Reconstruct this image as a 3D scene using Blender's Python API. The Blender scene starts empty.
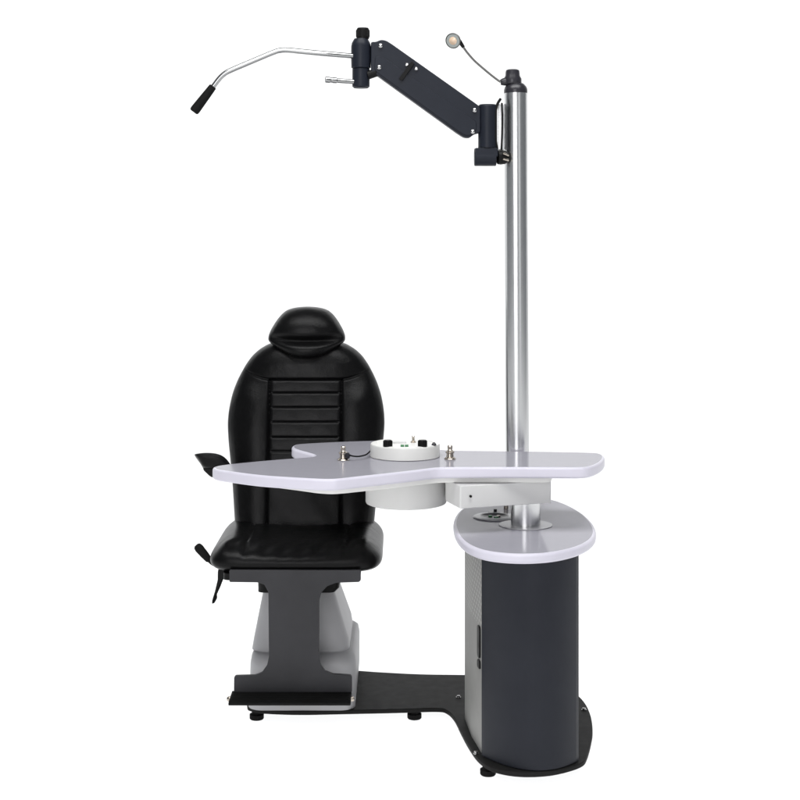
import bpy, bmesh, math, random
from mathutils import Vector, Matrix

random.seed(4)
S = bpy.context.scene
COL = S.collection
R = math.radians

# ------------------------------------------------------------------ camera
HC = 1.475            # camera height (m)
F = 1500.0            # focal length, in widths of 1/800 of the picture
HOR = 235.0           # horizon line used for the vertical shift
cam_d = bpy.data.cameras.new('camera')
cam = bpy.data.objects.new('camera', cam_d)
COL.objects.link(cam)
cam.location = (0, 0, HC)
cam.rotation_euler = (R(90), 0, 0)
cam_d.sensor_width = 36.0
cam_d.lens = 36.0 * F / 800.0
cam_d.shift_y = -(400.0 - HOR) / 800.0
cam_d.clip_start = 0.05
cam_d.clip_end = 200
S.camera = cam

# ------------------------------------------------------------------ world, lamps, exposure
w = bpy.data.worlds.new('World')
S.world = w
w.use_nodes = True
w.node_tree.nodes['Background'].inputs[0].default_value = (0.9, 0.95, 1.0, 1)
w.node_tree.nodes['Background'].inputs[1].default_value = 0.19


def area_lamp(name, loc, target, sx, sy, power, col=(1, 1, 1)):
    d = bpy.data.lights.new(name, 'AREA')
    d.shape = 'RECTANGLE'
    d.size, d.size_y = sx, sy
    d.energy = power
    d.color = col
    o = bpy.data.objects.new(name, d)
    COL.objects.link(o)
    o.location = loc
    v = Vector(target) - Vector(loc)
    o.rotation_euler = v.to_track_quat('-Z', 'Y').to_euler()
    return o


# added lamps below and behind the translucent sweep, washing out every shadow
LB = 0.62
area_lamp('backdrop_wash_lamp', (0, 2.5, -1.2), (0, 2.5, 0), 18.0, 13.0, 2280 * LB)
area_lamp('backdrop_wash_lamp', (0, 10.4, 3.0), (0, 9.0, 3.0), 18.0, 9.0, 1560 * LB)
# softboxes: one added overhead to lighten floor and tops, one tall key beside the camera, a weak fill
area_lamp('overhead_wash_lamp', (0.0, 2.9, 4.6), (0.0, 3.9, 0), 4.0, 1.8, 200)
area_lamp('key_softbox', (-0.75, -0.2, 2.25), (0.1, 4.4, 1.45), 2.0, 3.0, 18, (1.0, 0.985, 1.0)).data.spread = R(75)
area_lamp('fill_softbox', (2.8, 0.2, 2.0), (0.2, 4.4, 1.0), 1.0, 2.4, 7)

S.view_settings.view_transform = 'Standard'
S.view_settings.look = 'None'
S.view_settings.exposure = 0.0
S.view_settings.gamma = 1.0
S.render.engine = 'CYCLES'
S.cycles.use_denoising = True
S.cycles.max_bounces = 8


# ------------------------------------------------------------------ materials
def mat(name, col, rough=0.5, metal=0.0, spec=0.5, bump=0.0, bscale=200.0, var=0.06, vscale=9.0,
        rvar=0.06, coat=0.0, emit=None):
    m = bpy.data.materials.new(name)
    m.use_nodes = True
    nt = m.node_tree
    b = nt.nodes['Principled BSDF']
    b.inputs['Metallic'].default_value = metal
    b.inputs['Specular IOR Level'].default_value = spec
    b.inputs['Coat Weight'].default_value = coat
    b.inputs['Coat Roughness'].default_value = 0.12
    tc = nt.nodes.new('ShaderNodeTexCoord')
    n = nt.nodes.new('ShaderNodeTexNoise')
    n.inputs['Scale'].default_value = vscale
    n.inputs['Detail'].default_value = 6
    nt.links.new(tc.outputs['Object'], n.inputs['Vector'])
    r = nt.nodes.new('ShaderNodeValToRGB')
    r.color_ramp.elements[0].position = 0.3
    r.color_ramp.elements[1].position = 0.7
    r.color_ramp.elements[0].color = tuple(c * (1 - var) for c in col) + (1,)
    r.color_ramp.elements[1].color = tuple(min(1, c * (1 + var)) for c in col) + (1,)
    nt.links.new(n.outputs['Fac'], r.inputs['Fac'])
    nt.links.new(r.outputs['Color'], b.inputs['Base Color'])
    mr = nt.nodes.new('ShaderNodeMapRange')
    mr.inputs['To Min'].default_value = max(0.02, rough - rvar)
    mr.inputs['To Max'].default_value = min(1, rough + rvar)
    n2 = nt.nodes.new('ShaderNodeTexNoise')
    n2.inputs['Scale'].default_value = vscale * 3.7
    nt.links.new(tc.outputs['Object'], n2.inputs['Vector'])
    nt.links.new(n2.outputs['Fac'], mr.inputs['Value'])
    nt.links.new(mr.outputs['Result'], b.inputs['Roughness'])
    if bump:
        n3 = nt.nodes.new('ShaderNodeTexNoise')
        n3.inputs['Scale'].default_value = bscale
        n3.inputs['Detail'].default_value = 4
        nt.links.new(tc.outputs['Object'], n3.inputs['Vector'])
        bp = nt.nodes.new('ShaderNodeBump')
        bp.inputs['Strength'].default_value = bump
        bp.inputs['Distance'].default_value = 0.002
        nt.links.new(n3.outputs['Fac'], bp.inputs['Height'])
        nt.links.new(bp.outputs['Normal'], b.inputs['Normal'])
    if metal:
        b.inputs['Specular Tint'].default_value = (0.55, 0.55, 0.55, 1)
    if emit:
        b.inputs['Emission Color'].default_value = emit[0] + (1,)
        b.inputs['Emission Strength'].default_value = emit[1]
    return m


def leather_mat():
    m = mat('black_leather', (0.0035, 0.0035, 0.0037), 0.31, spec=0.12, var=0.12, vscale=14, rvar=0.05)
    nt = m.node_tree
    b = nt.nodes['Principled BSDF']
    tc = nt.nodes['Texture Coordinate']
    v = nt.nodes.new('ShaderNodeTexVoronoi')
    v.inputs['Scale'].default_value = 420
    nt.links.new(tc.outputs['Object'], v.inputs['Vector'])
    n = nt.nodes.new('ShaderNodeTexNoise')
    n.inputs['Scale'].default_value = 22
    n.inputs['Detail'].default_value = 5
    nt.links.new(tc.outputs['Object'], n.inputs['Vector'])
    b1 = nt.nodes.new('ShaderNodeBump')
    b1.inputs['Strength'].default_value = 0.22
    b1.inputs['Distance'].default_value = 0.0012
    nt.links.new(v.outputs['Distance'], b1.inputs['Height'])
    b2 = nt.nodes.new('ShaderNodeBump')
    b2.inputs['Strength'].default_value = 0.30
    b2.inputs['Distance'].default_value = 0.006
    nt.links.new(n.outputs['Fac'], b2.inputs['Height'])
    nt.links.new(b1.outputs['Normal'], b2.inputs['Normal'])
    nt.links.new(b2.outputs['Normal'], b.inputs['Normal'])
    return m


def opal_mat():
    """made-up opal sheet for the added lamps behind it: half of the light that falls on it comes through, evenly spread"""
    m = bpy.data.materials.new('backlit_sheet')
    m.use_nodes = True
    nt = m.node_tree
    nt.nodes.remove(nt.nodes['Principled BSDF'])
    out = nt.nodes['Material Output']
    d = nt.nodes.new('ShaderNodeBsdfDiffuse')
    t = nt.nodes.new('ShaderNodeBsdfTranslucent')
    d.inputs['Color'].default_value = (0.86, 0.86, 0.86, 1)
    t.inputs['Color'].default_value = (0.90, 0.90, 0.90, 1)
    mx = nt.nodes.new('ShaderNodeMixShader')
    mx.inputs[0].default_value = 0.5
    nt.links.new(d.outputs[0], mx.inputs[1])
    nt.links.new(t.outputs[0], mx.inputs[2])
    nt.links.new(mx.outputs[0], out.inputs['Surface'])
    return m


def perforated_mat():
    m = mat('perforated_grey', (0.26, 0.26, 0.25), 0.55, spec=0.2)
    nt = m.node_tree
    b = nt.nodes['Principled BSDF']
    old = b.inputs['Base Color'].links[0].from_socket
    tc = nt.nodes['Texture Coordinate']
    sep = nt.nodes.new('ShaderNodeSeparateXYZ')
    nt.links.new(tc.outputs['Object'], sep.inputs[0])
    cmb = nt.nodes.new('ShaderNodeCombineXYZ')
    nt.links.new(sep.outputs['Y'], cmb.inputs['X'])
    nt.links.new(sep.outputs['Z'], cmb.inputs['Y'])
    rot = nt.nodes.new('ShaderNodeVectorRotate')
    rot.rotation_type = 'Z_AXIS'
    rot.inputs['Angle'].default_value = R(45)
    nt.links.new(cmb.outputs[0], rot.inputs['Vector'])
    v = nt.nodes.new('ShaderNodeTexVoronoi')
    v.voronoi_dimensions = '2D'
    v.inputs['Scale'].default_value = 55
    v.inputs['Randomness'].default_value = 0.0
    nt.links.new(rot.outputs[0], v.inputs['Vector'])
    lt = nt.nodes.new('ShaderNodeMath')
    lt.operation = 'LESS_THAN'
    lt.inputs[1].default_value = 0.24
    nt.links.new(v.outputs['Distance'], lt.inputs[0])
    gz = nt.nodes.new('ShaderNodeMath')          # the holes are punched in the upper part only
    gz.operation = 'GREATER_THAN'
    gz.inputs[1].default_value = 0.40
    nt.links.new(sep.outputs['Z'], gz.inputs[0])
    mu = nt.nodes.new('ShaderNodeMath')
    mu.operation = 'MULTIPLY'
    nt.links.new(lt.outputs[0], mu.inputs[0])
    nt.links.new(gz.outputs[0], mu.inputs[1])
    mix = nt.nodes.new('ShaderNodeMix')
    mix.data_type = 'RGBA'
    nt.links.new(mu.outputs[0], mix.inputs[0])
    nt.links.new(old, mix.inputs[6])
    mix.inputs[7].default_value = (0.42, 0.42, 0.41, 1)
    nt.links.new(mix.outputs[2], b.inputs['Base Color'])
    return m


M = dict(
    sweep=opal_mat(),
    leather=leather_mat(),
    lilac=mat('lilac_laminate', (0.30, 0.296, 0.330), 0.11, spec=0.03, var=0.012, vscale=30, rvar=0.03),
    lilac_lit_edge=mat('lilac_laminate_lit', (0.57, 0.555, 0.63), 0.35, spec=0.4, var=0.012, vscale=30),  # rim paler than the laminate top: front light put into its colour
    pale=mat('pale_grey_plastic', (0.42, 0.42, 0.44), 0.2, spec=0.2, var=0.01),
    white=mat('white_enamel', (0.72, 0.72, 0.695), 0.38, spec=0.4, var=0.012, vscale=12),
    offwhite=mat('grey_white_enamel', (0.58, 0.58, 0.575), 0.42, spec=0.4, var=0.015, vscale=12),
    navy=mat('navy_black_powdercoat', (0.0195, 0.0213, 0.0275), 0.40, spec=0.12, bump=0.10, bscale=700, var=0.05),
    armnavy=mat('slate_navy_paint', (0.0098, 0.0120, 0.0182), 0.42, spec=0.17, bump=0.08, bscale=900, var=0.06),
    charcoal=mat('charcoal_powdercoat', (0.028, 0.028, 0.0315), 0.5, spec=0.3, bump=0.15, bscale=600, var=0.2, vscale=6),
    baseblack=mat('base_plate_paint', (0.012, 0.012, 0.0118), 0.6, spec=0.10, bump=0.15, bscale=500, var=0.12),
    black=mat('black_plastic', (0.004, 0.004, 0.004), 0.45, spec=0.14, var=0.1),
    rubber=mat('black_rubber', (0.006, 0.006, 0.006), 0.75, spec=0.12, var=0.15),
    grey=mat('grey_plastic_cover', (0.40, 0.40, 0.412), 0.45, spec=0.35, bump=0.05, bscale=500, var=0.04),
    alu=mat('brushed_aluminium', (0.70, 0.705, 0.71), 0.26, metal=1.0, var=0.01, vscale=4, rvar=0.01),
    steel=mat('satin_steel', (0.34, 0.345, 0.345), 0.25, metal=1.0, var=0.02, vscale=10, rvar=0.02),
    gunmetal=mat('gunmetal_gooseneck', (0.13, 0.13, 0.125), 0.3, metal=1.0, var=0.05, vscale=10),
    chrome=mat('chrome', (0.42, 0.42, 0.42), 0.16, metal=1.0, var=0.02),
    brass=mat('nickel_brass', (0.50, 0.45, 0.39), 0.2, metal=1.0, var=0.04),
    capgrey=mat('dark_grey_cap', (0.019, 0.0185, 0.023), 0.3, spec=0.35, var=0.06),
    green=mat('green_display_plastic', (0.02, 0.16, 0.05), 0.35, spec=0.4, var=0.1),
    perf=perforated_mat(),
    bulb=mat('lamp_bulb_glass', (0.62, 0.46, 0.33), 0.15, spec=0.6, var=0.05),
    silver=mat('mirror_reflector', (0.30, 0.32, 0.31), 0.15, metal=1.0, var=0.02),
)


# ------------------------------------------------------------------ geometry helpers
def P(x, y, Y):
    """a point of the place at distance Y, from its bearing"""
    return Vector(((x - 400.0) * Y / F, Y, HC - (y - HOR) * Y / F))


def G(x, y, z):
    """where a bearing meets the level z"""
    Y = F * (HC - z) / (y - HOR)
    return Vector(((x - 400.0) * Y / F, Y, z))


def link(name, bm, m, parent=None, smooth=True, angle=38):
    bmesh.ops.recalc_face_normals(bm, faces=bm.faces[:])
    me = bpy.data.meshes.new(name)
    bm.to_mesh(me)
    bm.free()
    if smooth:
        for p in me.polygons:
            p.use_smooth = True
        me.set_sharp_from_angle(angle=R(angle))
    o = bpy.data.objects.new(name, me)
    COL.objects.link(o)
    if smooth and angle < 75:
        wn = o.modifiers.new('weighted_normal', 'WEIGHTED_NORMAL')
        wn.keep_sharp = True
    for q in (m if isinstance(m, (list, tuple)) else [m]):
        me.materials.append(q)
    if parent is not None:
        o.parent = parent
        if parent.type == 'EMPTY':
            o.matrix_parent_inverse = Matrix.Translation(parent.location).inverted()
    return o


def thing(name, loc, label, cat):
    o = bpy.data.objects.new(name, None)
    COL.objects.link(o)
    o.empty_display_size = 0.1
    o.location = loc
    o['label'] = label
    o['category'] = cat
    return o


def smooth_closed(pts, n=6, sharp=()):
    """closed Catmull-Rom through 2-D points"""
    out = []
    L = len(pts)
    for i in range(L):
        p0, p1, p2, p3 = (Vector(pts[(i + k) % L][:2]) for k in (-1, 0, 1, 2))
        for k in range(n):
            t = k / n
            out.append(0.5 * ((2 * p1) + (-p0 + p2) * t + (2 * p0 - 5 * p1 + 4 * p2 - p3) * t * t
                              + (-p0 + 3 * p1 - 3 * p2 + p3) * t ** 3))
    return out


def area2(pts):
    return sum(pts[i][0] * pts[(i + 1) % len(pts)][1] - pts[(i + 1) % len(pts)][0] * pts[i][1]
               for i in range(len(pts))) / 2


def inset(pts, d):
    """offset a closed counter-clockwise outline inwards"""
    L = len(pts)
    out = []
    for i in range(L):
        a, b, c = Vector(pts[i - 1][:2]), Vector(pts[i][:2]), Vector(pts[(i + 1) % L][:2])
        e1 = (b - a); e2 = (c - b)
        if e1.length < 1e-9: e1 = e2
        if e2.length < 1e-9: e2 = e1
        n1 = Vector((-e1.y, e1.x)).normalized(); n2 = Vector((-e2.y, e2.x)).normalized()
        n = n1 + n2
        if n.length < 1e-6: n = n1.copy()
        n.normalize()
        k = 1.0 / max(0.5, n.dot(n1))
        out.append(b + n * d * k)
    return out


def prism_bm(bm, pts, z0, z1, bev=0.004, seg=4, frame=None, mats=(0, 0)):
    """an outline with thickness and rounded rims; frame maps (x, y, z) to the place"""
    pts = [Vector(p[:2]) for p in pts]
    if area2(pts) < 0:
        pts = pts[::-1]
    fr = frame or (lambda v: v)
    rings = []
    bev = min(bev, abs(z1 - z0) / 2 * 0.98)
    prof = []
    for k in range(seg + 1):
        a = math.pi / 2 * k / seg
        prof.append((bev * (1 - math.sin(a)), z0 + bev * (1 - math.cos(a))))
    for k in range(seg + 1):
        a = math.pi / 2 * k / seg
        prof.append((bev * (1 - math.cos(a)), z1 - bev * (1 - math.sin(a))))
    for d, z in prof:
        q = inset(pts, d) if d > 1e-7 else pts
        rings.append([bm.verts.new(fr(Vector((p.x, p.y, z)))) for p in q])
    L = len(pts)
    for a, b in zip(rings[:-1], rings[1:]):
        for i in range(L):
            f = bm.faces.new((a[i], a[(i + 1) % L], b[(i + 1) % L], b[i]))
            f.material_index = mats[1]
    f0 = bm.faces.new(rings[0][::-1]); f1 = bm.faces.new(rings[-1])
    f0.material_index = mats[1]
    f1.material_index = mats[0]
    return bm


def prism(name, pts, z0, z1, m, parent, bev=0.004, seg=4, frame=None, mats=(0, 0)):
    bm = bmesh.new()
    prism_bm(bm, pts, z0, z1, bev, seg, frame, mats)
    return link(name, bm, m, parent)


def upright(Y0):
    """frame for outlines drawn in an upright plane: (x, z, depth) -> place, thickness runs towards +Y"""
    return lambda v: Vector((v.x, Y0 + v.z, v.y))


def rrect(x0, y0, x1, y1, r, n=6):
    pts = []
    for cx, cy, a0 in ((x1 - r, y1 - r, 0), (x0 + r, y1 - r, 90), (x0 + r, y0 + r, 180), (x1 - r, y0 + r, 270)):
        for k in range(n + 1):
            a = R(a0 + 90 * k / n)
            pts.append(Vector((cx + r * math.cos(a), cy + r * math.sin(a))))
    return pts


def lathe_bm(bm, prof, origin, axis=(0, 0, 1), n=48, mi=0):
    """profile [(radius, height)] turned round an axis"""
    q = Vector(axis).normalized().to_track_quat('Z', 'X').to_matrix()
    o = Vector(origin)
    rings = []
    for r, h in prof:
        if r < 1e-6:
            rings.append([bm.verts.new(o + q @ Vector((0, 0, h)))])
        else:
            rings.append([bm.verts.new(o + q @ Vector((r * math.cos(2 * math.pi * k / n),
                                                      r * math.sin(2 * math.pi * k / n), h))) for k in range(n)])
    for a, b in zip(rings[:-1], rings[1:]):
        for i in range(n):
            j = (i + 1) % n
            if len(a) == 1 and len(b) == 1: continue
            if len(a) == 1: f = bm.faces.new((a[0], b[j], b[i]))
            elif len(b) == 1: f = bm.faces.new((a[i], a[j], b[0]))
            else: f = bm.faces.new((a[i], a[j], b[j], b[i]))
            f.material_index = mi
    if len(rings[0]) > 1: bm.faces.new(rings[0][::-1]).material_index = mi
    if len(rings[-1]) > 1: bm.faces.new(rings[-1]).material_index = mi
    return bm


def lathe(name, prof, origin, m, parent, axis=(0, 0, 1), n=48, angle=38):
    bm = bmesh.new()
    lathe_bm(bm, prof, origin, axis, n)
    return link(name, bm, m, parent, angle=angle)


def cyl_prof(r, h, b=0.002):
    return [(r - b, 0), (r - b * .3, b * .3), (r, b), (r, h - b), (r - b * .3, h - b * .3), (r - b, h)]


def tube_bm(bm, pts, rad, n=14, sub=6, mi=0, cap=True):
    """tube along a Catmull-Rom path; rad is a number or one per point"""
    pts = [Vector(p) for p in pts]
    rads = rad if isinstance(rad, (list, tuple)) else [rad] * len(pts)
    path, rr = [], []
    L = len(pts)
    for i in range(L - 1):
        p0 = pts[max(i - 1, 0)]; p1 = pts[i]; p2 = pts[i + 1]; p3 = pts[min(i + 2, L - 1)]
        for k in range(sub):
            t = k / sub
            path.append(0.5 * ((2 * p1) + (-p0 + p2) * t + (2 * p0 - 5 * p1 + 4 * p2 - p3) * t * t
                               + (-p0 + 3 * p1 - 3 * p2 + p3) * t ** 3))
            rr.append(rads[i] * (1 - t) + rads[i + 1] * t)
    path.append(pts[-1]); rr.append(rads[-1])
    tan = [(path[min(i + 1, len(path) - 1)] - path[max(i - 1, 0)]).normalized() for i in range(len(path))]
    u = tan[0].orthogonal().normalized()
    rings = []
    for p, t, r in zip(path, tan, rr):
        u = (u - t * u.dot(t)).normalized()
        v = t.cross(u)
        rings.append([bm.verts.new(p + (u * math.cos(2 * math.pi * k / n) + v * math.sin(2 * math.pi * k / n)) * r)
                      for k in range(n)])
    for a, b in zip(rings[:-1], rings[1:]):
        for i in range(n):
            bm.faces.new((a[i], a[(i + 1) % n], b[(i + 1) % n], b[i])).material_index = mi
    if cap:
        bm.faces.new(rings[0][::-1]).material_index = mi
        bm.faces.new(rings[-1]).material_index = mi
    return bm


def tube(name, pts, rad, m, parent, n=14, sub=6):
    bm = bmesh.new()
    tube_bm(bm, pts, rad, n, sub)
    return link(name, bm, m, parent)


def fillet(pts, r, n=6):
    """round the corners of a closed outline; r is a number or one per corner"""
    L = len(pts)
    rs = r if isinstance(r, (list, tuple)) else [r] * L
    out = []
    for i in range(L):
        a, b, c = Vector(pts[i - 1][:2]), Vector(pts[i][:2]), Vector(pts[(i + 1) % L][:2])
        d1 = (a - b); d2 = (c - b)
        k = min(rs[i], d1.length * .48, d2.length * .48)
        if k < 1e-5:
            out.append(b); continue
        s = b + d1.normalized() * k; e = b + d2.normalized() * k
        for j in range(n + 1):
            t = j / n
            out.append(s * (1 - t) ** 2 + b * 2 * t * (1 - t) + e * t * t)
    return out


def interp(tab, x):
    """smooth curve through a table"""
    if x <= tab[0][0]: return tab[0][1]
    if x >= tab[-1][0]: return tab[-1][1]
    n = len(tab)
    for k in range(n - 1):
        if x <= tab[k + 1][0]: break
    (x0, y0), (x1, y1) = tab[k], tab[k + 1]
    h = x1 - x0
    d = (y1 - y0) / h
    def slope(q):
        if q == 0 or q == n - 1: return None
        a = (tab[q][1] - tab[q - 1][1]) / (tab[q][0] - tab[q - 1][0])
        b = (tab[q + 1][1] - tab[q][1]) / (tab[q + 1][0] - tab[q][0])
        h0 = tab[q][0] - tab[q - 1][0]; h1 = tab[q + 1][0] - tab[q][0]
        return (a * h1 + b * h0) / (h0 + h1)
    m0, m1 = slope(k), slope(k + 1)
    if m0 is None: m0 = 1.4 * d
    if m1 is None: m1 = 1.4 * d
    t = (x - x0) / h
    return (y0 * (1 + 2 * t) * (1 - t) ** 2 + h * m0 * t * (1 - t) ** 2 + y1 * t * t * (3 - 2 * t) + h * m1 * t * t * (t - 1))


# ------------------------------------------------------------------ the setting: one white sweep, made up to be lit through
bm = bmesh.new()
FZ = 0.018           # level of the opal sheet
prof = [(-4.0, 0.0), (0, 0), (3, 0), (5, 0), (7.2, 0)]
for k in range(1, 13):
    a = math.pi / 2 * k / 12
    prof.append((7.2 + 1.8 * math.sin(a), 1.8 * (1 - math.cos(a))))
prof += [(9.0, 4.0), (9.0, 7.5)]
xs = [-9, -6, -3, 0, 3, 6, 9]
grid = [[bm.verts.new((x, y, z + FZ)) for x in xs] for y, z in prof]
for a, b in zip(grid[:-1], grid[1:]):
    for i in range(len(xs) - 1):
        bm.faces.new((a[i], a[i + 1], b[i + 1], b[i]))
sweep = link('ground', bm, M['sweep'], angle=60)
sweep['kind'] = 'structure'
for p in sweep.data.polygons:
    if p.normal.z < -0.01: pass

# ------------------------------------------------------------------ THE INSTRUMENT STAND
PX, PY = 0.359, 4.29          # column axis
stand = thing('instrument_stand', (PX, PY, 0),
              'lilac topped instrument stand with navy cabinet, tall aluminium pole and folding arm',
              'instrument stand')

# base plate -------------------------------------------------------
ZB0, ZB1 = 0.042, 0.055
bp_px = [(247, 702), (251, 707.5), (265, 709.8), (300, 711.0), (345, 710.2), (400, 709.0), (436, 708.0), (446.5, 710), (454.5, 718),
         (461.5, 732), (469.5, 746.5), (479.5, 759.5), (494, 768), (518, 772.4), (545, 772), (566, 768.2), (582, 762.5),
         (587, 756), (591, 742), (592.7, 729), (590, 713), (582, 699), (566, 687), (540, 679), (505, 675.5),
         (465, 674.7), (420, 674), (380, 672), (350, 670), (300, 668), (262, 669), (250, 676)]
bp = [G(x, y, ZB1) for x, y in bp_px]
base = prism('base_plate', smooth_closed(bp, 5), ZB0, ZB1, M['baseblack'], stand, 0.003)
for x, y in ((256, 713.5), (414.5, 713), (488.5, 769), (340, 690), (560, 700)):
    q = G(x, y, ZB0)
    if y > 700: q.y += 0.024
    lathe('foot', [(0.019, 0), (0.0215, 0.003), (0.0215, 0.015), (0.015, 0.017), (0.015, ZB0 - FZ)], (q.x, q.y, FZ), M['rubber'], base)
for x, y in ((458.5, 697.5), (476, 753.5), (584, 710), (574, 757)):
    q = G(x, y, ZB1)
    lathe('bolt', [(0.008, 0), (0.008, 0.002), (0.0055, 0.0022), (0.0055, 0.006), (0.0035, 0.007), (0, 0.0065)], q, M['chrome'], base, n=20)

# cabinet ----------------------------------------------------------
CZ0, CZ1 = ZB1, 0.6185
FL, FR = (0.2225, 4.085), (0.482, 4.045)
n = 28
front = []
for k in range(n + 1):
    t = k / n
    x = FL[0] + (FR[0] - FL[0]) * t
    y = FL[1] + (FR[1] - FL[1]) * t - 0.094 * (1 - (2 * t - 1) ** 2)
    front.append((x, y))
back = []
for k in range(n + 1):
    t = k / n
    x = 0.478 + (0.222 - 0.478) * t
    y = 4.50 + 0.075 * (1 - (2 * t - 1) ** 2)
    back.append((x, y))
th = 0.008
# dark wrap: front bow + right side, set as a curved sheet with thickness round a grey body
body = ([(FL[0] + 0.004, FL[1] + 0.004)] + [(x, y + 0.010) for x, y in front[2:-2]] + [(FR[0] - 0.010, FR[1] + 0.02)]
        + [(0.468, 4.49)] + [(x, y) for x, y in back[2:-2]] + [(0.205, 4.48), (0.190, 4.40), (0.203, 4.24)])
cab = prism('cabinet', body, CZ0, CZ1, M['perf'], stand, 0.001, 2)
sheet = front + [(FR[0], 4.50)] + [(FR[0] - th, 4.50)] + [(FR[0] - th, FR[1] + 0.012)] + [(x, y + th) for x, y in front[1:-1]][::-1] + [(FL[0], FL[1] + th * .6)]
prism('front_panel', sheet, CZ0 + 0.002, CZ1 - 0.001, M['navy'], cab, 0.0012, 2)
# slot and latch in the grey side panel
def side_box(name, y0, y1, z0, z1, m, off0=-0.0015, off1=0.004):
    xa = 0.2225 + (0.203 - 0.2225) * ((y0 + y1) / 2 - 4.089) / (4.24 - 4.089)
    bm = bmesh.new()
    pts = rrect(y0, z0, y1, z1, min(y1 - y0, z1 - z0) * .35, 4)
    prism_bm(bm, pts, off0, off1, 0.0008, 2, lambda v: Vector((xa + v.z + (v.x - (y0 + y1) / 2) * -0.13, v.x, v.y)))
    return link(name, bm, m, cab)
ZS = lambda y, Y: HC - (y - HOR) * Y / F
side_box('slot', 4.118, 4.152, ZS(658, 4.13), ZS(626, 4.13), M['black'])
side_box('latch', 4.118, 4.152, ZS(668.5, 4.13), ZS(660.5, 4.13), M['black'])

# cabinet top ------------------------------------------------------
ZT1 = 0.6455
tp_px = [(453.5, 521), (455, 531), (460.5, 539.5), (470, 546), (484, 550.8), (505, 553.6), (530, 554.2), (555, 552.2),
         (577, 547.2), (590, 541), (595.5, 534.5), (595.5, 528), (591, 520.5), (582, 512.5), (569, 505), (553, 499.5), (533, 496.7),
         (510, 496.2), (488, 498.2), (470, 503), (458.5, 511)]
ctop = prism('cabinet_top', smooth_closed([G(x, y, ZT1) for x, y in tp_px], 5), CZ1, ZT1,
             [M['lilac'], M['lilac_lit_edge']], stand, 0.009, 5, mats=(0, 1))
ring = [(0.0425, 0), (0.076, 0), (0.0770, 0.0006), (0.0765, 0.0016), (0.075, 0.002), (0.0425, 0.002)]
lathe('flange', ring, (PX, PY, ZT1 + .0002), M['pale'], ctop)
dq = G(494.5, 517.3, ZT1)
lathe('dish_rim', [(0.040, 0), (0.060, 0), (0.063, 0.0015), (0.061, 0.004), (0.045, 0.006), (0.041, 0.0045), (0.040, 0)], dq, M['pale'], ctop)
lathe('dish', [(0.0, 0.0006), (0.030, 0.0006), (0.0395, 0.0045), (0.0408, 0.0045), (0.0408, 0.0)], dq, M['capgrey'], ctop)
for dx, dy, rr in ((0.004, -0.012, .0075), (0.012, 0.006, .006), (-0.012, 0.006, .006)):
    lathe('button', cyl_prof(rr, 0.004, .001), (dq.x + dx, dq.y + dy, ZT1 + 0.0008), M['green' if dx != .012 else 'brass'], ctop, n=24)
bm = bmesh.new()
q = G(494, 512.6, ZT1)
prism_bm(bm, rrect(q.x - 0.017, q.y - 0.012, q.x + 0.017, q.y + 0.012, .006), ZT1 + .0003, ZT1 + .004, .001, 2)
lathe_bm(bm, cyl_prof(0.005, 0.007, .001), (q.x + .004, q.y, ZT1 + .004), n=20)
link('switch', bm, M['capgrey'], ctop)
q = G(506, 509, ZT1)
lathe('plug', [(0.004, 0), (0.007, 0.001), (0.007, .018), (.005, .022), (0, .022)], q, M['brass'], ctop, n=20)

# column below the table -------------------------------------------
lathe('column', [(0.042, 0), (0.042, 0.0895)], (PX, PY, ZT1 + 0.0005), M['alu'], stand, n=72)

# arm box, lower drum, sub-plate -----------------------------------
ZA0, ZA1, ZP1, ZTB, ZTT = 0.720, 0.7825, 0.7985, 0.7990, 0.830
box_pts = fillet([(0.1655, 4.136), (0.4262, 4.226), (0.4262, 4.592), (0.290, 4.592), (0.13, 4.44), (0.13, 4.255)],
                 [.006, .008, .02, .02, .02, .004])
box = prism('swivel_arm', box_pts, ZA0, ZA1, M['offwhite'], stand, 0.002, 3)
q = P(470.3, 496, 4.147)
lathe('screw', [(0.0035, 0), (0.0035, 0.004)], (q.x, q.y - .003, q.z), M['black'], box, axis=(0.33, -.94, 0), n=18)
lathe('lower_drum', [(0.112, 0), (0.116, 0.002), (0.118, 0.006), (0.118, ZA1 - 0.694)], (0.0177, 4.37, 0.694), M['offwhite'], stand, n=96)

tt_px = [(212.6, 467.6), (216, 469.5), (226, 471.2), (258, 475.3), (290, 477.6), (316, 479.0), (331, 479.3), (342, 478.6), (362, 476.4),
         (405, 471.7), (424, 469.3), (434, 468.1), (446, 467.5), (475, 467.3), (520, 467.4), (560, 467.6), (580, 467.6), (591, 466.4),
         (600, 462.6), (604.3, 458.3), (603.8, 455.2), (599, 453.2), (588, 452.4), (560, 451.8), (520, 451.2), (480, 450.7),
         (452, 450.2), (432, 448.6), (412, 444.8), (396, 441.6), (384, 440.5), (366, 440.7), (335, 441.8), (305, 443.4), (296, 444.3),
         (292, 446.0), (292.5, 448.0), (298, 450.3), (309, 453.3), (314, 455.2), (312, 456.6), (303, 457.4), (270, 460.0),
         (240, 462.8), (224, 464.6), (216, 466.0)]
tt = [G(x, y, ZTT) for x, y in tt_px]
outl = smooth_closed(tt, 4)
if area2(outl) < 0: outl = outl[::-1]
table = prism('tabletop', outl, ZTB, ZTT, [M['lilac'], M['lilac_lit_edge']], stand, 0.007, 5, mats=(0, 1))
sub_px = [(238, 465.3), (262, 469.0), (300, 473.6), (318, 476.0), (331, 476.8), (342, 476.2), (405, 469.9), (434, 466.4), (450, 465.8), (549, 465.9),
          (552, 464), (552, 453.5), (480, 452.0), (440, 451.5), (392, 443.5), (330, 445.5), (306, 447), (322, 455), (310, 460), (262, 464)]
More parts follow.
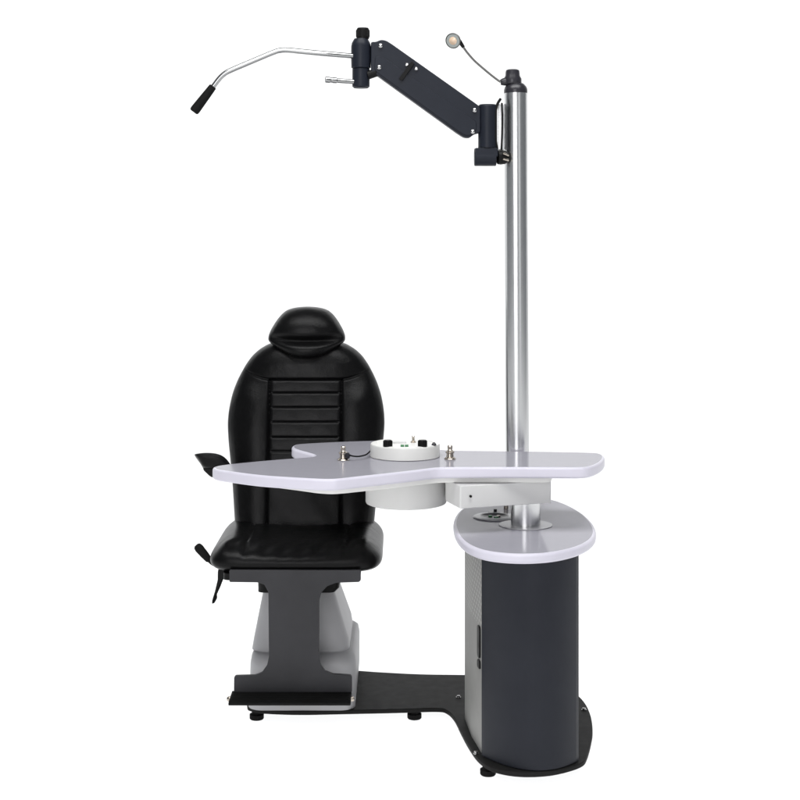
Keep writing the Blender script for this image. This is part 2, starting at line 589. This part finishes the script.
sub = [G(x, y, ZTT) for x, y in sub_px]
sp = fillet(sub, [.02] * len(sub))
prism('support_plate', sp, ZA1 + 0.0005, ZP1, M['white'], stand, 0.002, 2)

# control unit on the table ----------------------------------------
DX, DY = 0.0146, 4.372
ctrl = lathe('control_unit', [(0.099, 0), (0.1015, 0.0015), (0.1015, 0.033), (0.0995, 0.0375), (0.095, 0.039), (0.084, 0.039),
                              (0.082, 0.0365), (0, 0.0365)], (DX, DY, ZTT + .0004), M['white'], stand, n=96)
def knob(p, r=0.0125, h=0.020):
    bm = bmesh.new()
    nn = 60
    prof = [(r * 1.12, 0), (r * 1.12, 0.003), (r, 0.0045), (r * .96, h - .002), (r * .86, h), (0, h)]
    lathe_bm(bm, prof, p, n=nn)
    for k in range(12):
        a = 2 * math.pi * k / 12
        c = Vector(p) + Vector((math.cos(a) * r * .98, math.sin(a) * r * .98, h * .5))
        lathe_bm(bm, [(0.0014, -h * .28), (0.0014, h * .40)], c, n=6)
    return link('knob', bm, M['black'], ctrl)
for x, y in ((387.8, 447.0), (422.5, 447.0)):
    q = G(x, y, ZTT + 0.0369)
    knob(q)
q = G(404.5, 447.2, ZTT + 0.0369)
for dx in (-0.0062, 0.0062):
    prism('display', rrect(q.x + dx - .0052, q.y - .008, q.x + dx + .0052, q.y + .012, .001, 3), ZTT + .0367, ZTT + .0435, M['green'], ctrl, .001, 2)
q = G(396, 442.0, ZTT + 0.0369)
prism('label_plate', rrect(q.x - .012, q.y - .03, q.x + .03, q.y - .008, .002, 3), ZTT + .0367, ZTT + .0405, M['offwhite'], ctrl, .0006, 2)
q = G(413.3, 442.5, ZTT + 0.0369)
lathe('toggle_switch', [(0.008, 0), (0.008, .003), (.0042, .005), (.0036, .014), (.0045, .018), (.003, .020), (0, .020)], q, M['brass'], ctrl, n=24)
q = G(434, 445.2, ZTT + 0.0389)
lathe('pilot_button', [(0.007, 0), (0.007, .003), (.005, .005), (0.003, .008), (0, .009)], q, M['capgrey'], ctrl, n=24)

# two turned instrument pegs and the lead --------------------------
def peg(x, y):
    q = G(x, y, ZTT)
    prof = [(0.016, 0), (0.0165, 0.002), (0.014, 0.005), (0.0105, .0065), (0.0098, 0.017), (0.0125, .0185), (0.0125, .0225), (0.009, .0245),
            (0.0062, .028), (0.0072, .030), (.0072, .038), (.0055, .040), (0, .040)]
    return lathe('instrument_peg', prof, q + Vector((0, 0, .0003)), M['brass'], stand, n=40)
peg(450, 459.3)
p1 = peg(343.2, 460.3)
q = G(343.2, 460.3, ZTT)
lathe('side_screw', [(0.0075, 0), (0.009, .002), (.009, .006), (.006, .009), (0.0, .010)], q + Vector((0.010, -0.004, .014)), M['capgrey'], p1, axis=(0.85, -.5, 0), n=24)
lead = [q + Vector((0.019, -.008, .016)), q + Vector((.028, -.006, .013)), q + Vector((.045, .008, .010)), q + Vector((.065, .03, .012)), Vector((DX - .099, DY + .015, ZTT + .016))]
tube('lead', lead, 0.0022, M['rubber'], stand, n=10)

# pole -------------------------------------------------------------
QB = Vector((0.3545, 4.53, ZA1 + .0005))
QT = Vector((0.3495, 4.53, 1.903))
ax = (QT - QB)
pole = lathe('pole', [(0.0345, 0), (0.0345, ax.length)], QB, M['alu'], stand, axis=ax, n=72)
at = ax.normalized()
def pz(y): return QB + at * ((HC - (y - HOR) * 4.53 / F - QB.z) / at.z)
cap = lathe('pole_cap', [(0.0352, 0), (0.0358, .003), (0.0358, .010), (.033, .019), (.026, .027), (.022, .030), (0, .030)], QT, M['capgrey'], stand, axis=at, n=56)
tip = QT + Vector((-0.0095, 0, 0.028))
lathe('cap_knob', [(0.0255, 0), (0.0275, .004), (0.0272, .016), (0.0225, .024), (.0215, .036), (.0200, .0415), (.015, .044), (0, .045)], tip, M['capgrey'], cap, n=48)
bm = bmesh.new()
tube_bm(bm, [tip + Vector((-.002, -.004, .010)), tip + Vector((-.026, -.006, .006)), tip + Vector((-.037, -.006, .004))], [0.016, .012, .008], n=16)
link('lamp_socket', bm, M['capgrey'], cap)

# gooseneck lamp ---------------------------------------------------
YL = 4.50
gn = [P(500.5, 82.0, YL), P(494, 77.3, YL), P(485, 70, YL), P(474, 60.3, YL), P(466, 51, YL), P(461.5, 44.2, YL)]
goose = tube('gooseneck', gn, 0.0034, M['gunmetal'], stand, n=12, sub=8)
tube('end_sleeve', [P(460.8, 43.2, YL), P(463.6, 47.4, YL)], [.0062, .0048], M['black'], goose, n=14, sub=2)
hd = P(453.2, 40.7, YL)
hx = Vector((-0.35, -0.85, -0.32)).normalized()
bm = bmesh.new()
lathe_bm(bm, [(0.004, -.020), (.012, -.019), (.0195, -.012), (.0232, -.002), (.0236, .003), (.0222, .0036), (.0205, .001)], hd, axis=hx, n=40)
link('lamp_head', bm, M['gunmetal'], goose)
lathe('reflector', [(0.0208, .0022), (.017, -.004), (.010, -.009), (0.0, -.011)], hd, M['silver'], goose, axis=hx, n=40)
lathe('bulb', [(0.0, -.009), (.009, -.007), (.0135, -.001), (.012, .003), (.006, .006), (0, .0068)], hd, M['bulb'], goose, axis=hx, n=32)
tube('lamp_neck', [hd + Vector((.012, .012, .002)), P(460.8, 43.2, YL)], [.012, .006], M['black'], goose, n=14, sub=3)

# folding arm ------------------------------------------------------
YA = 4.50
def flat(pxs): return [(P(x, y, YA).x, P(x, y, YA).z) for x, y in pxs]
armpx = [(371, 42.5), (376, 42.8), (380.5, 40.6), (386, 41.2), (392, 45.0), (474, 103.0), (480, 107.5), (480, 133), (473.5, 134.5),
         (469.5, 138.2), (464, 138.0), (457, 133.6), (376, 75.2), (371, 72.5)]
arm = prism('folding_arm', fillet(flat(armpx), .008), -0.022, 0.022, M['armnavy'], stand, 0.003, 3, upright(YA))
ridge = [(375.5, 57.5), (380, 57.0), (388, 61.0), (476, 122), (476, 131), (470, 136), (464.5, 135.8), (458, 131.8), (377.5, 73.5), (374.5, 70)]
prism('arm_cover', fillet(flat(ridge), .008), -0.0245, -0.021, M['armnavy'], arm, 0.0022, 3, upright(YA))
for x, y in ((380.6, 45.8), (379.2, 67.4), (474.6, 110.3), (472.8, 131.8)):
    q = P(x, y, YA - .0245)
    lathe('bolt', [(0.0062, 0), (.0062, .003), (.0045, .0045), (0, .005)], q, M['chrome'], arm, axis=(0, -1, 0), n=24)
strap = [(411.5, 62.3), (414.5, 64.6), (402.2, 82.0), (398.8, 79.7)]
prism('clamp_strap', fillet(flat(strap), .003), -0.031, -0.0215, M['black'], arm, 0.001, 2, upright(YA))
for x, y in ((407.0, 64.5), (416.2, 68.6)):
    q = P(x, y, YA - .0245)
    lathe('strap_screw', [(0.0055, 0), (.0055, .003), (.003, .005), (0, .005)], q, M['chrome'], arm, axis=(0, -1, 0), n=20)

# post and clamp at the pole end
q = P(487.6, 147.8, YA); q2 = P(487.6, 104.5, YA)
post = lathe('swivel_post', [(0.0285, 0), (.0285, (q2 - q).length - .008), (.027, (q2 - q).length - .003), (.024, (q2 - q).length), (0, (q2 - q).length)], q, M['armnavy'], stand, n=56)
bm = bmesh.new()
lathe_bm(bm, [(0.0245, 0), (.0268, .002), (.0268, .064), (.0245, .066)], P(474.2, 157.2, YA), axis=(1, 0, 0), n=48)
pl = [(474.8, 148.3), (497.5, 148.3), (497.5, 157), (474.8, 157)]
prism_bm(bm, fillet(flat(pl), .004), -0.026, 0.026, 0.003, 2, upright(YA))
clamp = link('pole_clamp', bm, M['armnavy'], stand)
bm = bmesh.new()
lathe_bm(bm, [(0.015, 0), (.0215, .004), (.0225, .012), (.0205, .026), (.016, .034)], P(496.5, 157.2, YA), axis=(1, 0.16, 0), n=40)
link('clamp_knob', bm, M['black'], clamp)
tube('clamp_bolt', [P(503, 153.2, YA - .02), P(508.5, 155.5, YA - .012)], .0035, M['brass'], clamp, n=10, sub=2)
tube('clamp_bolt', [P(503, 158.6, YA - .02), P(508.5, 160.4, YA - .012)], .0035, M['brass'], clamp, n=10, sub=2)
prism('pole_strip', rrect(P(497.6, 0, 4.53).x, ZS(150, 4.53), P(504.5, 0, 4.53).x, ZS(104, 4.53), .004), -.006, .006, M['alu'], pole, .002, 2, upright(4.53))
cb = [P(500.5, 99, 4.50), P(497.5, 104, 4.49), P(495.2, 113, 4.485), P(494.8, 126, 4.485), P(495.5, 139, 4.485), P(496.8, 149, 4.49)]
tube('arm_cable', cb, 0.0042, M['rubber'], stand, n=10)
cb = [P(501.8, 103, 4.49), P(502.4, 115, 4.485), P(502.2, 132, 4.485), P(501.5, 150, 4.49)]
tube('arm_cable', cb, 0.0030, M['rubber'], stand, n=10)

# swivel head, handle rod, short rod
c = P(361.0, 0, YA).x
zk = lambda y: ZS(y, YA)
head = lathe('swivel_head', [(0.0255, zk(68.6)), (.0292, zk(67.8)), (.0298, zk(60)), (.0298, zk(46.5)), (.0275, zk(43)), (.0205, zk(38.8)), (.0, zk(38.8))],
             (c, YA, 0), M['armnavy'], stand, n=56)
lathe('lower_collar', [(0.0, zk(88.2)), (.021, zk(88.2)), (.0262, zk(86.6)), (.0262, zk(69.4)), (.0250, zk(68.7))], (c, YA, 0), M['armnavy'], head, n=56)
kb = bmesh.new()
lathe_bm(kb, [(0.0185, zk(38.9)), (.0195, zk(37.5)), (.0195, zk(30)), (.0165, zk(28)), (0, zk(27.8))], (c + .0055, YA, 0), n=48)
for k in range(24):
    a = 2 * math.pi * k / 24
    lathe_bm(kb, [(0.0015, zk(37)), (.0015, zk(30.2))], (c + .0055 + .0193 * math.cos(a), YA + .0193 * math.sin(a), 0), n=6)
link('top_knob', kb, M['black'], head)
q = P(373.5, 75.5, YA - .01)
lathe('stop_block', cyl_prof(.013, .03, .003), q - Vector((.018, 0, 0)), M['black'], head, axis=(1, 0, .35), n=24)
YH = 4.47
rod = [P(354, 56.1, YH + .02), P(330, 54.1, YH), P(300, 51.3, YH), P(289, 50.2, YH), P(281, 50.3, YH), P(273, 52.6, YH), P(250, 62.2, YH), P(232, 69.8, YH), P(225, 73.4, YH), P(219.5, 78.4, YH), P(212.5, 87.5, YH)]
rodo = tube('handle_rod', rod, 0.0078, M['steel'], stand, n=20, sub=6)
g0, g1 = P(213.2, 86.2, YH), P(193.5, 112.0, YH)
d = g1 - g0
lathe('grip', [(0.0, 0), (.0085, 0), (.0115, .002), (.0128, .03), (.0150, d.length - .010), (.0142, d.length - .003), (.011, d.length), (0, d.length)], g0, M['rubber'], rodo, axis=d, n=32)
s0, s1 = P(353.5, 81.8, YA - .012), P(325.2, 79.6, YA - .03)
d = s0 - s1
lathe('side_rod', [(0, 0), (.008, 0), (.0092, .002), (.0092, .014), (.0078, .0155), (.0078, .022), (.0088, .0235), (.0088, .034), (.0072, .036), (.0072, d.length)], s1, M['steel'], stand, axis=d, n=28)

# ------------------------------------------------------------------ THE EXAMINATION CHAIR
CX = -0.306
chair = thing('examination_chair', (CX, 4.72, ZB1),
              'black leather reclining examination chair with headrest and grey pedestal behind the lilac table',
              'chair')
L = M['leather']

# backrest ---------------------------------------------------------
BY0, BY1 = 4.80, 4.97                      # foot and head of the recline
BZ0, BZ1 = 0.515, ZS(338, 4.95)
def back_y(z):
    t = (z - BZ0) / (BZ1 - BZ0)
    return BY0 + (BY1 - BY0) * t
lpx = [(540, 238.3), (524, 237), (500, 235.2), (477, 233.3), (454, 230.7), (437, 228.9), (421, 228.2), (406, 229.7), (387.5, 234.3), (370, 242.2), (361, 247.6), (353, 254.2), (347, 262), (343, 270), (340, 281), (338, 297)]
hw = []
for y, x in lpx[:]:
    Y = back_y(BZ0 + (540 - y) / 202 * (BZ1 - BZ0))
    hw.append((ZS(y, Y), (306.5 - x) * Y / F))
hw.sort()
ZSEAM = ZS(376.5, 4.92)
rows_z = [ZS(y, 4.89) for y in (391.5, 405.5, 419.5, 434.0, 447.5, 461)]
XS = 0.117
def groove(d, wd): return math.exp(-(d / wd) ** 2)
def smooth01(t):
    t = min(1.0, max(0.0, t))
    return t * t * (3 - 2 * t)
def back_disp(x, z):
    s = 0.0
    ox = max(0.0, abs(x) - XS)
    zs = ZSEAM + 0.030 * min(1.0, ox / 0.09) ** 1.6 - 0.004
    fade = max(0.0, 1 - (ox / 0.105) ** 3)
    s -= 0.0065 * groove(z - zs, 0.0038) * fade
    if z < zs:
        s -= 0.0065 * groove(abs(x) - XS, 0.0042)
        if abs(x) < XS:
            edges = [zs] + rows_z
            k = min(1.0, (XS - abs(x)) / .012)
            for e in rows_z:
                s -= 0.0045 * groove(z - e, 0.0026) * k
            for a, b in zip(edges[:-1], edges[1:]):
                if b < z < a:
                    t = (z - b) / (a - b)
                    s += 0.0030 * (4 * t * (1 - t)) ** .6 * k
            s -= 0.003
        else:
            s += 0.013 * math.sin(min(1, ox / 0.13) * math.pi) ** .9 * smooth01((zs - z) / .09)
    else:
        s += 0.007 * min(1, (z - zs) / .05) * fade
    s += 0.0012 * math.sin(z * 37 + 5 * math.sin(x * 11)) * math.sin(x * 19 + z * 6)
    return s
bm = bmesh.new()
NU, NV = 360, 340
T = 0.075
def shell(bm, NU, NV, zfun, hwfun, yfun, disp, T, p=3.0, cx=CX, back=0.7, q=14):
    F_, B_ = [], []
    for j in range(NV + 1):
        z = zfun(j / NV)
        h = hwfun(z)
        fr, bk = [], []
        tz = 2 * j / NV - 1
        ez = max(0.0, 1 - abs(tz) ** q) ** .5
        for i in range(NU + 1):
            u = math.sin((2 * i / NU - 1) * math.pi / 2)
            e = max(0.0, 1 - abs(u) ** p) ** (1 / 2.0) * ez
            x = h * u
            dy = T * e + disp(x, z) * min(1, e * 2)
            fr.append(bm.verts.new((cx + x, yfun(z) - dy, z)))
            if i in (0, NU): bk.append(fr[-1])
            else: bk.append(bm.verts.new((cx + x, yfun(z) + T * back * e, z)))
        F_.append(fr); B_.append(bk)
    for j in range(NV):
        for i in range(NU):
            bm.faces.new((F_[j][i], F_[j][i + 1], F_[j + 1][i + 1], F_[j + 1][i]))
            try: bm.faces.new((B_[j][i + 1], B_[j][i], B_[j + 1][i], B_[j + 1][i + 1]))
            except ValueError: pass
    for row in (0, NV):
        for i in range(NU):
            vs = [F_[row][i], F_[row][i + 1], B_[row][i + 1], B_[row][i]]
            u = []
            for v in vs:
                if v not in u: u.append(v)
            if len(u) >= 3:
                try: bm.faces.new(u)
                except ValueError: pass
    return bm
shell(bm, NU, NV, lambda t: BZ0 + (BZ1 - BZ0) * t, lambda z: interp(hw, z), back_y, back_disp, T)
backrest = link('backrest', bm, L, chair, angle=80)

# headrest ---------------------------------------------------------
YHD = 4.90
hpx = [(358.0, 0.5), (357.8, 6), (357.4, 10), (356.6, 14.5), (355.2, 18.5), (353, 22.5), (350, 27), (346.5, 32), (343.5, 36), (341, 38.2), (337.5, 38.6), (331, 36.6), (325.5, 33.6), (320, 30.0), (316.5, 27.2), (313.5, 24.2), (311, 20.6), (309.5, 16.8), (308.4, 12), (307.8, 7), (307.5, 0.5)]
hh = sorted((ZS(y, YHD), x * YHD / F) for y, x in hpx)
HZ0, HZ1 = hh[0][0], hh[-1][0]
zc = ZS(337.5, YHD)
def h_y(z): return YHD + 0.06 * (z - HZ0) / (HZ1 - HZ0)
def h_disp(x, z):
    zz = zc - 0.010 * (1 - (x / 0.125) ** 2)
    s = -0.017 * groove(z - zz, 0.013) * max(0, 1 - (x / 0.125) ** 4)
    s += 0.014 * math.sin(max(0, min(1, (z - zz) / (HZ1 - zz))) * math.pi) if z > zz else 0.004 * math.sin(min(1, (zz - z) / (zz - HZ0)) * math.pi)
    return s
bm = bmesh.new()
shell(bm, 90, 90, lambda t: HZ0 + (HZ1 - HZ0) * (0.5 - 0.5 * math.cos(math.pi * t)), lambda z: interp(hh, z), h_y, h_disp, 0.066, 2.4, cx=(306.4 - 400) * YHD / F, q=2.6)
link('headrest', bm, L, chair, angle=80)

# seat -------------------------------------------------------------
bm = bmesh.new()
SX, SHW = (297.6 - 400) * 4.55 / F, 0.2585
SY0, SY1, SZ0, SZ1 = 4.405, 4.93, 0.472, 0.568
NX, NY = 96, 64
top, bot = [], []
def sgn(v): return 1 if v >= 0 else -1
for j in range(NY + 1):
    rt, rb = [], []
    v = math.sin((2 * j / NY - 1) * math.pi / 2)
    for i in range(NX + 1):
        u = math.sin((2 * i / NX - 1) * math.pi / 2)
        # squircle plan
        k = 1.0
        mx = max(abs(u), abs(v))
        if mx > 1e-6:
            pw = 8.0
            nrm = (abs(u) ** pw + abs(v) ** pw) ** (1 / pw)
            k = mx / nrm
        x = u * k; y = v * k
        rr = mx
        e = max(0.0, 1 - rr ** 4.2) ** 0.5
        X = SX + x * SHW
        Y = (SY0 + SY1) / 2 + y * (SY1 - SY0) / 2
        mid = SZ0 + 0.036
        bow = 0.004 * math.cos(x * 3.0)
        dish = -0.012 * math.exp(-((x / 0.55) ** 2)) * (1 if True else 0)
        dish += 0.010 * math.exp(-((abs(x) - 0.8) / 0.16) ** 2)
        dish -= 0.006 * groove(abs(x) * SHW - 0.150, 0.006) * min(1, e * 1.5)
        wr = 0.0022 * math.sin(x * 31 + 3 * math.sin(y * 5)) * math.exp(-((y + .82) / .2) ** 2)
        zt = mid + (SZ1 - mid) * e + (dish + wr) * min(1, e * 1.4)
        zb = mid - (mid - SZ0) * max(0.0, 1 - rr ** 9) ** .5 - bow * 0
        a = bm.verts.new((X, Y, zt)); rt.append(a)
        if i in (0, NX) or j in (0, NY): rb.append(a)
        else: rb.append(bm.verts.new((X, Y, zb)))
    top.append(rt); bot.append(rb)
for j in range(NY):
    for i in range(NX):
        bm.faces.new((top[j][i], top[j][i + 1], top[j + 1][i + 1], top[j + 1][i]))
        try: bm.faces.new((bot[j][i + 1], bot[j][i], bot[j + 1][i], bot[j + 1][i + 1]))
        except ValueError: pass
link('seat', bm, L, chair, angle=80)

# armrests (the far one is behind the table) -----------------------
def armrest(side):
    Yf = 4.56
    cs = [(-194.6, 455.6), (-193.8, 453.6), (-196.5, 452.7), (-202, 452.0), (-209, 451.9), (-216, 452.7), (-222.5, 455.2), (-227, 459.2), (-229.0, 463.0), (-228.2, 465.6), (-224, 467.4), (-214, 468.4), (-206, 468.2), (-202.2, 466.6), (-199.4, 462.2), (-196.6, 458)]
    pts = []
    for x, y in cs:
        p = P(-x, y, Yf)
        dx = p.x - CX
        pts.append((CX + side * -dx, p.z))
    bm = bmesh.new()
    ol = smooth_closed(pts, 5)
    cxp = sum(p.x for p in ol) / len(ol); czp = sum(p.y for p in ol) / len(ol)
    rings = []
    for dy, sc in ((0, .0), (0, .35), (.001, .62), (.004, .80), (.010, .92), (.019, .985), (.03, 1.0), (.08, 1.02), (.14, 1.02), (.19, .98), (.225, .90), (.24, .78), (.246, .5), (.247, 0)):
        dz = -0.27 * dy; dx = side * 0.05 * dy
        if sc == 0: rings.append([bm.verts.new((cxp + dx, Yf + dy, czp + dz))])
        else: rings.append([bm.verts.new((cxp + dx + (p.x - cxp) * sc, Yf + dy, czp + (p.y - czp) * sc + dz)) for p in ol])
    for a, b in zip(rings[:-1], rings[1:]):
        n_ = max(len(a), len(b))
        for k in range(n_):
            k2 = (k + 1) % n_
            if len(a) == 1: bm.faces.new((a[0], b[k2], b[k]))
            elif len(b) == 1: bm.faces.new((a[k], a[k2], b[0]))
            else: bm.faces.new((a[k], a[k2], b[k2], b[k]))
    pad = link('armrest', bm, L, chair, angle=70)
    sup = [(202.5, 465), (214, 465.5), (224, 473), (219, 478), (214, 479.2), (209.5, 478.3), (202.3, 471.5), (201.8, 468)]
    sp_ = []
    for x, y in sup:
        p = P(x, y, Yf); dx = p.x - CX
        sp_.append((CX + side * -dx, p.z))
    prism('arm_support', fillet(sp_, .006), 0.02, 0.11, M['black'], pad, .005, 3, upright(Yf))
    xa = CX + side * 0.275
    bm = bmesh.new()
    tube_bm(bm, [(CX + side * .272, 4.68, 0.740), (CX + side * .262, 4.76, 0.724), (CX + side * 0.24, 4.84, 0.716), (CX + side * .19, 4.87, .715)], [.015, .016, .016, .015], n=16)
    link('arm_bracket', bm, M['black'], pad)
armrest(-1)
armrest(1)

# footrest plate (I-shaped) ----------------------------------------
YF = 4.40
ip = [(229.3, 570), (229.3, 582.2), (258, 582.6), (264.5, 585), (268.3, 592), (268.8, 657), (267, 665.5), (262, 672.5), (255, 675.3), (235.5, 675.8), (234, 677.5), (233.8, 692.5),
      (352, 692.5), (352, 677), (350.5, 675.2), (333, 674.2), (325, 671), (320.5, 664.5), (319, 655), (319.4, 600), (321.5, 592.5), (327, 586.5), (336, 583), (359, 582.2), (360.8, 580.5), (360.8, 570)]
ipp = [(P(x, y, YF).x, P(x, y, YF).z) for x, y in ip]
leg = prism('footrest_bracket', fillet(ipp, .004), 0.0, 0.014, M['charcoal'], chair, .0022, 3, upright(YF))
zt = ZS(692.5, 4.41)
fx0, fx1 = P(231.5, 0, 4.40).x, P(351.5, 0, 4.40).x
bm = bmesh.new()
prof_t = [(4.415, zt + .004), (4.418, zt - 0.012), (4.335, zt - 0.012), (4.318, zt - 0.010), (4.316, zt - .002), (4.33, zt + .002)]
prism_bm(bm, fillet(prof_t, .003), fx0, fx1, .002, 2, lambda v: Vector((v.z, v.x, v.y)))
for k in range(7):
    yy = 4.335 + k * .0105
    tube_bm(bm, [(fx0 + .006, yy, zt + .0022), (fx1 - .006, yy, zt + .0022)], .0018, n=8, sub=1)
tread = link('foot_tread', bm, M['rubber'], chair)
for s, xx in ((-1, fx0), (1, fx1)):
    lathe('hinge_bolt', [(0.0075, 0), (.0075, .006), (.005, .010), (0, .011)], (xx + s * -.001, 4.365, zt - .005), M['brass'], tread, axis=(s, 0, 0), n=20)

# pedestal ---------------------------------------------------------
def loft(name, secs, m, parent, bev=0.02):
    """stack of rounded rectangles (x0, y0, x1, y1, r, z)"""
    bm = bmesh.new()
    rings = []
    for x0, y0, x1, y1, r, z in secs:
        rings.append([bm.verts.new((p.x, p.y, z)) for p in rrect(x0, y0, x1, y1, r, 8)])
    n = len(rings[0])
    for a, b in zip(rings[:-1], rings[1:]):
        for i in range(n):
            bm.faces.new((a[i], a[(i + 1) % n], b[(i + 1) % n], b[i]))
    bm.faces.new(rings[0][::-1]); bm.faces.new(rings[-1])
    return link(name, bm, m, parent, angle=50)
x_at = lambda x, Y: (x - 400) * Y / F
ped = loft('pedestal', [
    (x_at(248.5, 4.52), 4.478, x_at(356, 4.6), 4.99, .045, ZB1 + .0005),
    (x_at(248.5, 4.52), 4.478, x_at(356.5, 4.6), 4.99, .045, ZB1 + .022),
    (x_at(249.5, 4.55), 4.505, x_at(356.5, 4.6), 4.985, .05, ZB1 + .030),
    (x_at(250, 4.55), 4.515, x_at(356.8, 4.6), 4.98, .05, 0.175),
    (x_at(251.5, 4.56), 4.525, x_at(355.5, 4.62), 4.975, .05, 0.197),
    (x_at(254, 4.58), 4.545, x_at(352.5, 4.65), 4.96, .05, 0.207),
], M['grey'], chair)
loft('pedestal_tower', [
    (x_at(252.5, 4.62), 4.56, x_at(350.5, 4.66), 4.95, .05, 0.2065),
    (x_at(254.3, 4.62), 4.565, x_at(349.0, 4.66), 4.945, .05, 0.24),
    (x_at(263.5, 4.66), 4.60, x_at(335.5, 4.68), 4.90, .045, 0.372),
    (x_at(264.5, 4.66), 4.605, x_at(334.5, 4.68), 4.895, .045, 0.381),
    (x_at(267, 4.66), 4.615, x_at(331.5, 4.68), 4.885, .04, 0.387),
], M['grey'], chair)
loft('lift_block', [
    (x_at(258.8, 4.60), 4.56, x_at(336.5, 4.66), 4.90, .02, 0.3875),
    (x_at(258.8, 4.60), 4.56, x_at(340.5, 4.66), 4.90, .02, 0.400),
    (x_at(258.8, 4.60), 4.54, x_at(343, 4.66), 4.90, .02, 0.458),
], M['black'], chair)
loft('seat_frame', [
    (x_at(226, 4.5), 4.416, x_at(361, 4.5), 4.88, .02, 0.4585),
    (x_at(226, 4.5), 4.416, x_at(361, 4.5), 4.88, .02, 0.4780),
], M['black'], chair)

# levers -----------------------------------------------------------
YV = 4.62
lev = tube('recline_lever', [P(222, 568, YV), P(213, 563.5, YV), P(208.5, 559.5, YV)], .0068, M['black'], chair, n=14)
d0, d1 = P(209.8, 560.8, YV), P(196.3, 545.0, YV)
d = d1 - d0
lathe('lever_grip', [(0.0, 0), (.007, 0), (.0105, .005), (.0128, d.length * .4), (.0140, d.length * .8), (.0118, d.length * .94), (.007, d.length), (0, d.length)], d0, M['rubber'], lev, axis=d, n=28)
YV2 = 4.52
bl = [(219, 566), (229.5, 566), (229, 577.8), (223.2, 579), (220.5, 586.5), (216.6, 595), (217, 598.5), (214.5, 603.2), (211.8, 604.2), (212, 600.5), (214.6, 592), (217.5, 580), (217.6, 572)]
prism('release_lever', fillet([(P(x, y, YV2).x, P(x, y, YV2).z) for x, y in bl], .003), 0, .012, M['black'], chair, .003, 3, upright(YV2))
